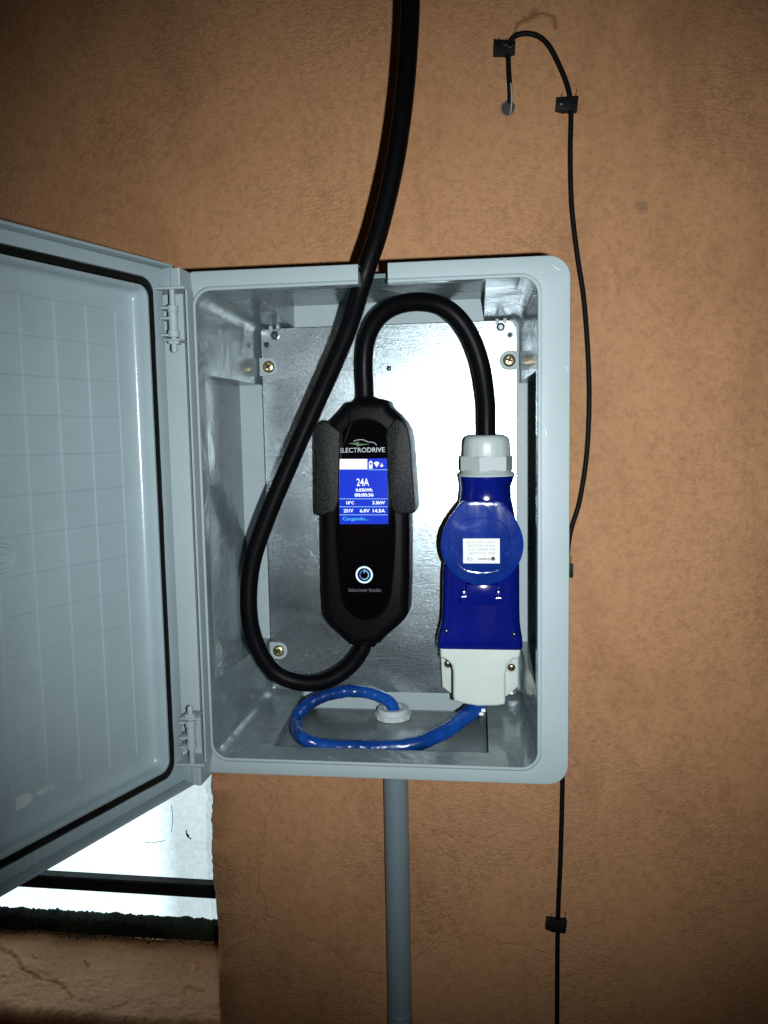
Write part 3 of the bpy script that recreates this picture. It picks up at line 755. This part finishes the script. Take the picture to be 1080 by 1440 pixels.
# strain reliefs
bm = B(); a, c = at(514, 566, 0.108), at(513, 552, 0.108)
lathe(bm, [(0, 0.0125), (0.006, 0.0120), (0.010, 0.0105), (0.011, 0.0085)], at(516, 575, 0.108), (0, 0, 1), 24)
link('cable_collar', bm, M_case, ch); bm = B()
lathe(bm, [(0, 0.0130), (0.008, 0.0115), (0.011, 0.009)], at(514, 893, 0.103), (0, -0.35, -1), 24)
link('cable_collar', bm, M_case, ch)
# glossy front, bordered by a raised line
fp = [(478, 612), (484, 602), (496, 593), (512, 589.5), (528, 592), (540, 600), (547, 611), (549, 640), (553, 700), (556, 740), (554, 790), (549, 838), (541, 858), (529, 869), (514, 872.5), (498, 869), (486, 858), (479, 838), (474, 790), (471, 740), (474, 690), (476, 640)]
FPY = CF-0.0008
bm = B(); prism(bm, [xz(x, y, FPY) for x, y in fp], FPY, CF+0.004, 0.0006, 2)
fpo = link('front_panel', bm, M_face, ch, angle=30)
bm = B(); pp = [at(x, y, FPY) for x, y in fp]; tube(bm, pp+[pp[0]], 0.0007, 8, 4)
link('border', bm, M_case, ch)
E0 = FPY-0.0004
bm = B(); a, c = at(476, 645, E0), at(545, 737, E0)
box(bm, at(476.8, 690, E0).x, at(545.2, 690, E0).x, E0, FPY+0.0005, at(510, 737, E0).z, at(510, 645, E0).z)
scr = link('screen', bm, M_scr, ch, smooth=False)
E1 = E0-0.00012
bm = B(); rectpx(bm, 476.2, 645.5, 516.5, 660, E1); link('status_bar', bm, M_scrw, scr, smooth=False)
for y in (660.6, 701.5, 712.6, 724):
    bm = B(); rectpx(bm, 517 if y < 670 else 477.3, y-0.5, 545, y+0.5, E1); link('screen_line', bm, M_scrl, scr, smooth=False)
bm = B()                                              # battery, wifi and download icons
rectpx(bm, 518.8, 649.5, 523.8, 659, E1-0.0001); rectpx(bm, 520, 648, 522.6, 649.5, E1-0.0001)
def fan(bm, ps, Y): bm.faces.new([bm.verts.new(at(x, y, Y)) for x, y in ps])
fan(bm, [(525.5, 651), (528.5, 649.2), (530.8, 649.2), (533.6, 651), (529.6, 657.2)], E1)
fan(bm, [(536.6, 650.6), (537.6, 653.6), (539.6, 654.6), (536.6, 657.2), (534, 654.6), (536, 653.6)], E1)
link('status_icon', bm, M_scrw, scr, smooth=False)
bm = B(); rectpx(bm, 520, 650.6, 522.6, 653.6, E1-0.0002); link('battery_gap', bm, M_scrd, scr, smooth=False)
T = lambda s, x, y, h, m_, **k: text(s, x, y, h, E1, m_, scr, 'readout', **k)
T('24A', 510.2, 678, 10.6, M_scrw, align='CENTER', wpx=17.6, bold=0.010)
T('0.03kWh', 512, 689, 4.8, M_scrw, align='CENTER', wpx=23.5, bold=0.03)
T('00:00:36', 512, 696, 5.0, M_scrw, align='CENTER', wpx=27, bold=0.03)
T('18\u00b0C', 487, 707, 4.8, M_scrw, wpx=11, bold=0.03)
T('3.3kW', 523.6, 707, 4.8, M_scrw, wpx=18, bold=0.03)
T('231V', 483.3, 718.3, 4.9, M_scrw, wpx=13.6, bold=0.03)
T('6.0V', 506, 718.3, 4.9, M_scrw, wpx=14, bold=0.03)
T('14.5A', 524.2, 718.3, 4.9, M_scrw, wpx=17.5, bold=0.03)
T('Cargando...', 482, 730.2, 6.4, M_scrt, wpx=36.5, bold=0.012)
text('ELECTRODRIVE', 477, 633.3, 6.6, FPY-0.00015, M_print, ch, 'logo_lettering', wpx=64.5, bold=0.006)
bm = B(); tube(bm, [at(x, y, FPY-0.0001) for x, y in ((497, 620.5), (503, 618.6), (511, 618.6), (517, 621.3), (523, 622), (527.5, 623.6), (529.5, 626.5))], 0.00034, 6, 5); link('logo_arc', bm, M_print, ch)
bm = B()
for ps in ([(489.5, 623.6), (499, 622.8), (505, 621), (503.5, 624), (512, 624.3), (521, 624.9), (511, 625.6), (502, 627.6), (500.6, 625.4)],): fan(bm, ps, FPY-0.00015)
link('logo_bolt', bm, M_green, ch, smooth=False)
def ring(cx_, cy_, r0, r1, mat, nm, a0=0, a1=360):
    bm = B(); c = at(cx_, cy_, FPY-0.0003); s = pxs(FPY, cx_, cy_); n_ = 40; ls = []
    for k in range(n_+1):
        a = math.radians(a0+(a1-a0)*k/n_); ls.append([(c.x+math.cos(a)*r/s, c.y, c.z+math.sin(a)*r/s) for r in (r0, r1)])
    loft(bm, ls, closed=False); return link(nm, bm, mat, ch, smooth=False)
ring(512.2, 808.3, 9.6, 12.2, M_ring, 'button_ring')
ring(512.2, 808.5, 5.4, 7.0, M_scrl, 'power_symbol', -110, 90)
ring(512.2, 808.5, 5.4, 6.8, M_ring2, 'power_symbol', 90, 250)
bm = B(); rectpx(bm, 511.6, 800.5, 512.9, 806, FPY-0.0004); link('power_symbol', bm, M_scrl, ch, smooth=False)
text('Seleccionar funci\u00f3n', 490, 829.5, 5.2, FPY-0.00015, M_printd, ch, 'caption', wpx=46)

# ------------------------------------------------------------------ blue industrial plug
plug = thing('industrial_plug', 'blue industrial connector with round flip lid and white sticker', 'plug', tuple(at(675, 993, PY)))
YC = 0.099
pc = at(684, 640, YC)
def zz(py, Y=YC, px=680): return at(px, py, Y).z
def xx(px, py, Y=YC): return at(px, py, Y).x
bm = B()
gl_prof = []
z0_ = zz(672); R1 = 39.0/pxs(YC, 684, 660)
def hexring(bm, cx_, yc_, z0, z1, r, n_=6, rot=0.2, ch_=0.0008):
    ls = []
    for z, rr in ((z0, r-ch_), (z0+ch_, r), (z1-ch_, r), (z1, r-ch_)):
        ls.append([(cx_+rr*math.cos(rot+2*PI*k/n_), yc_+rr*math.sin(rot+2*PI*k/n_), z) for k in range(n_)])
    loft(bm, ls, cap0=True, cap1=True)
gx_ = xx(684.5, 660)
s_ = pxs(YC, 684, 640)
lathe(bm, [(0, 38.5/s_), (4/s_, 39.5/s_), (7/s_, 36/s_), (12/s_, 32/s_)], (gx_, YC, zz(671)), (0, 0, 1), 40)
hexring(bm, gx_, YC, zz(662), zz(641), 37.5/s_, 6, 0.25)
link('gland_nut', bm, M_gland, plug, angle=25)
bm = B()
# dome with fine vertical flutes
ls = []
for h_, r in ((0, 32.5), (2, 33.2), (18, 32.6), (24, 31.6), (27.5, 29.8), (29.8, 26.8), (30.8, 23), (30.8, 17), (28.5, 15.5)):
    lp = []
    for k in range(72):
        a = 2*PI*k/72; fl_ = 1-(0.022 if (k % 6 == 0 and h_ < 24) else 0); lp.append((gx_+r/s_*fl_*math.cos(a), YC+r/s_*fl_*math.sin(a), zz(643)+h_/s_))
    ls.append(lp)
loft(bm, ls, cap0=True, cap1=True)
link('gland_cap', bm, M_gland, plug, angle=35)
# blue body: rounded-rectangle sections lofted downwards
def section(z, x0_, x1_, y0_, y1_, r, n_=6):
    r = min(r, (x1_-x0_)/2*0.98, (y1_-y0_)/2*0.98)
    return [(p[0], p[2], z) for p in rrect(x0_, x1_, y0_, y1_, r, n_, 0)]
secs = [(669, 646, 723, .073, .126, .022), (674, 646.5, 722, .073, .126, .022), (684, 648, 718.5, .075, .125, .021), (700, 646.5, 719, .075, .126, .020), (720, 642, 723, .073, .128, .018), (745, 634, 727, .072, .130, .015),
        (775, 626, 729.5, .072, .131, .013), (800, 623, 730, .072, .131, .012), (850, 622.5, 730, .073, .131, .010), (868, 621.5, 730.5, .0728, .131, .009), (880, 618.5, 732, .0726, .132, .008), (888, 616.5, 733.5, .0725, .133, .007), (901, 616.5, 734, .0725, .133, .006), (903, 617.5, 733, .0735, .132, .005)]
bm = B()
ls = []
for py, a, c, y0_, y1_, r in secs:
    ym = YC-0.01; ls.append(section(zz(py), xx(a, py, ym), xx(c, py, ym), y0_, y1_, r))
loft(bm, ls, cap0=True, cap1=True)
link('body', bm, M_blue, plug, angle=40)
# raised socket collar under the lid
LY = 0.0555                                           # front of the lid
lc = at(677.5, 766, LY); ls_ = pxs(LY, 677, 766)
tilt = Matrix.Rotation(math.radians(1.0), 4, 'X')
ML = Matrix.Translation(lc) @ tilt
bm = B(); lathe(bm, [(-0.020, 50/ls_), (-0.008, 50/ls_), (-0.0075, 46/ls_)], (0, 0, 0), (0, -1, 0), 48)
link('socket_collar', bm, M_blue, plug, angle=30, M=ML)
# lid: round disc whose top grows into a flat-topped thumb tab
def lidpoly(k=1.0, up=0):
    ps = []
    arc = [(math.cos(math.radians(a))*58, math.sin(math.radians(a))*58) for a in range(-212, 33, 5)]
    for x, z in arc+[(46, 37), (31, 57), (27, 60.3), (22, 61.5), (-22, 61.5), (-27, 60.3), (-31, 57), (-46, 37)]: ps.append((x*k/ls_, z*k/ls_))
    return ps
bm = B()
loops = []
for k, y in ((1.0, 0.0085), (1.0, 0.0006), (0.994, 0.0001), (0.985, 0.0), (0.90, -0.0001), (0.60, -0.0004), (0.30, -0.0005)):
    loops.append([(x, y, z) for x, z in lidpoly(k)])
loft(bm, loops, cap0=True, cap1=True)
lid = link('lid', bm, M_lid, plug, angle=35, M=ML)
bm = B()                                              # raised hexagonal bead moulded on the lid
hp = [(-26, 38), (26, 38), (40, 12), (38, -22), (22, -40), (-22, -40), (-38, -22), (-40, 12)]
hp = chaikin(hp, 2); tube(bm, [(x/ls_, 0.0001, z/ls_) for x, z in hp]+[(hp[0][0]/ls_, 0.0001, hp[0][1]/ls_)], 0.0007, 6, 2)
link('bead', bm, M_lid, lid, M=ML)
SY = LY+0.0006
MS = ML
sx0, sx1, sz0, sz1 = [q/ls_ for q in (-26.2, 25.0, -26.4, 9.0)]
bm = B(); box(bm, sx0, sx1, -0.0010, 0.0005, sz0, sz1, 0.0001)
stk = link('sticker', bm, M_paper, lid, smooth=False, M=ML)
def label(s, x, z, h, m_, w_, bold=0):
    o = text(s, 677.5, 766, h, 0.0, m_, lid, 'sticker_print', wpx=w_, align='CENTER', flip=True, bold=bold)
    # recentre: text() placed it on plane y=0 round at(677.5,766,0); move to the sticker
    c = at(677.5, 766, 0.0); k = pxs(0.0, 677.5, 766)/ls_
    Mx = ML @ Matrix.Translation((x/ls_, -0.0013, z/ls_)) @ Matrix.Diagonal((k, 1, k, 1)) @ Matrix.Translation((-c.x, 0, -c.z))
    o.data.transform(Mx)
label('250V~ 32A 2P+E', -0.5, 4, 3.2, M_inkl, 40)
label('IP44 6h 16/32 CEE', -0.5, -1.2, 3.2, M_inkl, 38)
label('EN 60309-1 2-3', -0.5, -6.4, 3.2, M_inkl, 37)
label('Ref. 213.3237', -0.5, -11.6, 3.4, M_inkl, 37)
label('fangdek', 3, -20, 4.2, M_ink, 18, 0.01)
label('CE', -17, -20, 4.2, M_printd, 8)
bm = B(); lathe(bm, [(0, 2.9/ls_), (0.0002, 2.9/ls_)], (15.6/ls_, -0.0011, -19.6/ls_), (0, -1, 0), 20)
link('sticker_mark', bm, M_ink, lid, M=ML)
# lid hinge
bm = B()
HYh = 0.0600
a, c = at(650, 828, HYh), at(705, 850, HYh)
box(bm, a.x+0.003, c.x-0.003, HYh+0.001, 0.076, c.z-0.001, a.z+0.004, 0.0015)
for px in (652, 701):
    p = at(px, 840, HYh); box(bm, p.x-0.003, p.x+0.003, HYh+0.002, 0.076, p.z-0.007, p.z+0.006, 0.0012)
link('lid_hinge', bm, M_blue, plug)
for pxa, pxb, pyy in ((649.5, 655.5, 839), (698, 704.5, 841)):
    bm = B(); tube(bm, [at(pxa, pyy, HYh+0.0008), at(pxb, pyy, HYh+0.0008)], 0.0008, 12, 1)
    link('hinge_pin', bm, M_bright, plug)
for px, py in ((628, 887), (723, 892)):
    p = at(px, py, 0.0725); screw((p.x, 0.0727, p.z), 0.0022, M_steel, plug, 'screw', slot=False)

# white wall housing below
bm = B(); Yh = 0.0735
outer = [(618, 900), (732.5, 903.5), (732, 921), (730, 927), (722, 928), (714, 935), (711, 948), (711, 985), (710, 991.5), (700, 993.5), (672, 994), (652, 990.5), (638, 986.5), (637, 978), (637, 946), (635, 936), (628, 929), (619, 925)]
prism(bm, [xz(x, y, Yh) for x, y in outer], Yh, PY, 0.003, 4)
hs = link('back_housing', bm, M_white, plug, angle=28)
Ye = 0.1150
bm = B()
prism(bm, [xz(x, y, Ye) for x, y in ((619, 912), (650, 912), (650, 985), (637, 978), (622, 966))], Ye, PY, 0.0012, 2)
link('fixing_ear', bm, M_white, plug, angle=28); bm = B()
prism(bm, [xz(x, y, Ye) for x, y in ((700, 915), (728.5, 915), (728.5, 966), (713, 979), (700, 983))], Ye, PY, 0.0012, 2)
link('fixing_ear', bm, M_white, plug, angle=28)
for px, py in ((630, 933), (719, 938)):
    p = at(px, py, Ye); bm = B(); lathe(bm, [(-0.002, 0.0058), (0.0012, 0.0058), (0.0016, 0.0052), (0.0016, 0.0042), (0.0004, 0.0040), (0.0004, 0.001)], p, (0, -1, 0), 28)
    link('screw_seat', bm, M_white, plug, angle=30)
    screw((p.x, p.y-0.0005, p.z), 0.0037, M_brass, plug, 'screw', slot=True)

# ------------------------------------------------------------------ blue wrapped cable and its gland
gp = atz(553, 1008, -0.2000)
gland = thing('cable_gland', 'pale grey ring nut on the cabinet floor where the blue cable enters', 'cable gland', tuple(gp))
bm = B(); hexring(bm, gp.x, gp.y, -0.2002, -0.1950, 0.0182, 12, 0.15, 0.0006)
link('nut', bm, M_gland, gland, angle=25)
bm = B(); lathe(bm, [(0, 0.0160), (0.0036, 0.0158), (0.0048, 0.0150), (0.0048, 0.0100), (0.0020, 0.0090), (0.001, 0.001)], (gp.x, gp.y, -0.1951), (0, 0, 1), 36)
link('collar', bm, M_gland, gland, angle=30)
yg = gp.y
wp = [Vector((gp.x+0.001, yg, -0.1985)), Vector((gp.x, yg-0.001, -0.190))] + C3([(545, 985, yg-0.003), (522, 975, yg-0.008), (490, 972, yg-0.016), (455, 979, yg-0.026), (428, 995, yg-0.038), (417, 1015, yg-0.050)])
wp += C3([(424, 1036, 0.034), (450, 1047, 0.030), (490, 1050.5, 0.030), (540, 1051, 0.031), (585, 1046, 0.036), (625, 1029, 0.052), (650, 1011, 0.072), (668, 996, 0.088), (678, 980, 0.096)])
def rf(L, a):
    t = (L/0.0105+a/(2*PI)) % 1.0
    return 1.0+0.045*t-(0.03 if t > 0.9 else 0)+0.06*mn.noise(Vector((L*160, math.cos(a)*1.5, math.sin(a)*1.5)))
bm = B()
tube(bm, wp, lambda t: 0.0058+0.0022*max(0, (t-0.68)/0.32), 28, 26, rf=rf)
bc = link('wrapped_cable', bm, M_wrap, angle=70)
tag(bc, 'bright blue wire bundle coiled on the cabinet floor below the plug', 'cable')
bm = B()
for px, py in ((679, 998), (676, 1003)):
    p = at(px, py, 0.082); box(bm, p.x-0.0015, p.x+0.0025, p.y-0.002, p.y+0.003, p.z-0.0015, p.z+0.001, 0.0004)
link('tie_tail', bm, M_nylonclear, bc)

# ------------------------------------------------------------------ grey conduit under the cabinet
pt = at(556, 1100, 0.146)
bm = B()
lathe(bm, [(0, 0.0127), (0.55, 0.0127)], (pt.x, 0.1515, -0.2045), (0, 0, -1), 40)
pp_ = link('tube_wall', bm, M_pipe)
pp_.name = 'conduit_pipe'
tag(pp_, 'smooth grey plastic pipe running down from the underside of the cabinet', 'pipe')
bm = B(); lathe(bm, [(0, 0.0133), (0.05, 0.0133), (0.0505, 0.0128)], (pt.x, 0.1515, at(560, 1434, .139).z-0.049), (0, 0, 1), 40)
link('coupling', bm, M_pipe, pp_)

# ------------------------------------------------------------------ thin black cable on the wall with clips
CYw = WY-0.0045
bm = B()
thin = [(717, 146), (717, 125), (715.5, 100), (715, 78), (716, 62), (724, 51), (740, 47), (758, 51.5), (773, 66), (787, 93), (797, 118), (802, 140), (803, 165), (802, 220), (804, 290), (812, 360), (821, 420), (827, 500), (828.5, 570), (825, 640), (815, 705), (802, 750), (797, 800), (794, 900), (792, 1000), (791, 1104), (788.5, 1200), (784.5, 1300), (783.5, 1440), (783, 1560)]
tube(bm, [at(x, y, CYw if i else WY-0.001) for i, (x, y) in enumerate(thin)], 0.0024, 12, 6)
tc_ = link('wall_cable', bm, M_black)
tag(tc_, 'thin black cable clipped down the orange wall and passing behind the cabinet', 'cable')
def clip(px, py, wpx, hpx, rot, label_, hook=1, scratch=False):
    p = at(px, py, WY); s = pxs(WY, px, py)
    r = thing('cable_clip', label_, 'cable clip', tuple(p), 'black clips along the thin wall cable')
    W_, H_ = wpx/s/2, hpx/s/2
    MM = Matrix.Translation(p) @ Matrix.Rotation(math.radians(rot), 4, 'Y')
    bm = B()
    poly = [(-W_, -H_*0.7), (-W_*0.1, -H_), (-W_*.1, -H_*.9), (W_, -H_*0.85), (W_, H_), (W_*0.1, H_*0.9), (-W_, H_*0.75)]
    if hook < 0: poly = [(-x, z) for x, z in poly][::-1]
    prism(bm, poly, -0.0080, -0.0002, 0.0008, 2)
    link('clip_body', bm, M_clip, r, M=MM)
    bm = B(); lathe(bm, [(0, 0.0022), (0.0006, 0.0022), (0.0009, 0.0012)], (-hook*W_*0.5, -0.0079, H_*.05), (0, -1, 0), 14)
    link('nail', bm, M_steel, r, M=MM)
    bm = B()
    for q, l in ((-0.55, 0.5), (0.1, 0.35), (0.75, 0.9)):
        x_ = q*W_; tube(bm, [(x_, -0.003, H_*0.7), (x_+0.0006, -0.003, H_+l*0.006), (x_+0.0008, -0.0025, H_+l*0.0085)], 0.00035, 5, 3)
    link('prong', bm, M_clip, r, M=MM)
    if scratch:
        bm = B(); bm.faces.new([bm.verts.new(q) for q in ((-0.001, -0.0083, 0.0), (0.009, -0.0083, -0.0012), (0.0085, -0.0083, 0.0004), (0.0002, -0.0083, 0.0017), (-0.0020, -0.0083, 0.0022))])
        link('scratch', bm, M_bright, r, smooth=False, M=MM)
clip(709, 71, 30, 21, 3, 'uppermost black cable clip with a bright scratch, at the left end of the cable arch', -1, True)
clip(796, 150, 30, 21, 5, 'black cable clip at the right foot of the cable arch', 1)
clip(792, 802, 25, 20, 0, 'black cable clip mostly hidden behind the right edge of the cabinet', 1)
clip(781, 1297, 28, 19, 7, 'lowest black cable clip, on the straight run below the cabinet', 1)
# mortar plug where the thin cable enters the wall
p = at(714.5, 152, WY); bm = B()
M_mort = plastic('grey_mortar', (0.06, 0.06, 0.056), 0.85, 0.6, 0.8, 220)
bmesh.ops.create_icosphere(bm, subdivisions=3, radius=0.0062, matrix=Matrix.Translation(p) @ Matrix.Diagonal((1, 0.45, 1.05, 1)))
for v_ in bm.verts: v_.co += Vector((mn.noise(v_.co*300), mn.noise(v_.co*300+Vector((4, 4, 4))), mn.noise(v_.co*300+Vector((9, 2, 1)))))*0.0016
mo = link('mortar_plug', bm, M_mort, angle=60)
tag(mo, 'small grey lump of mortar where the thin cable end enters the wall', 'mortar')
bm = B(); tube(bm, [at(x, y, WY-0.0066) for x, y in ((718, 117), (719.5, 132), (719, 150), (717.5, 160))], 0.0006, 6, 4)
link('plaster_drip', bm, M_gland, mo)
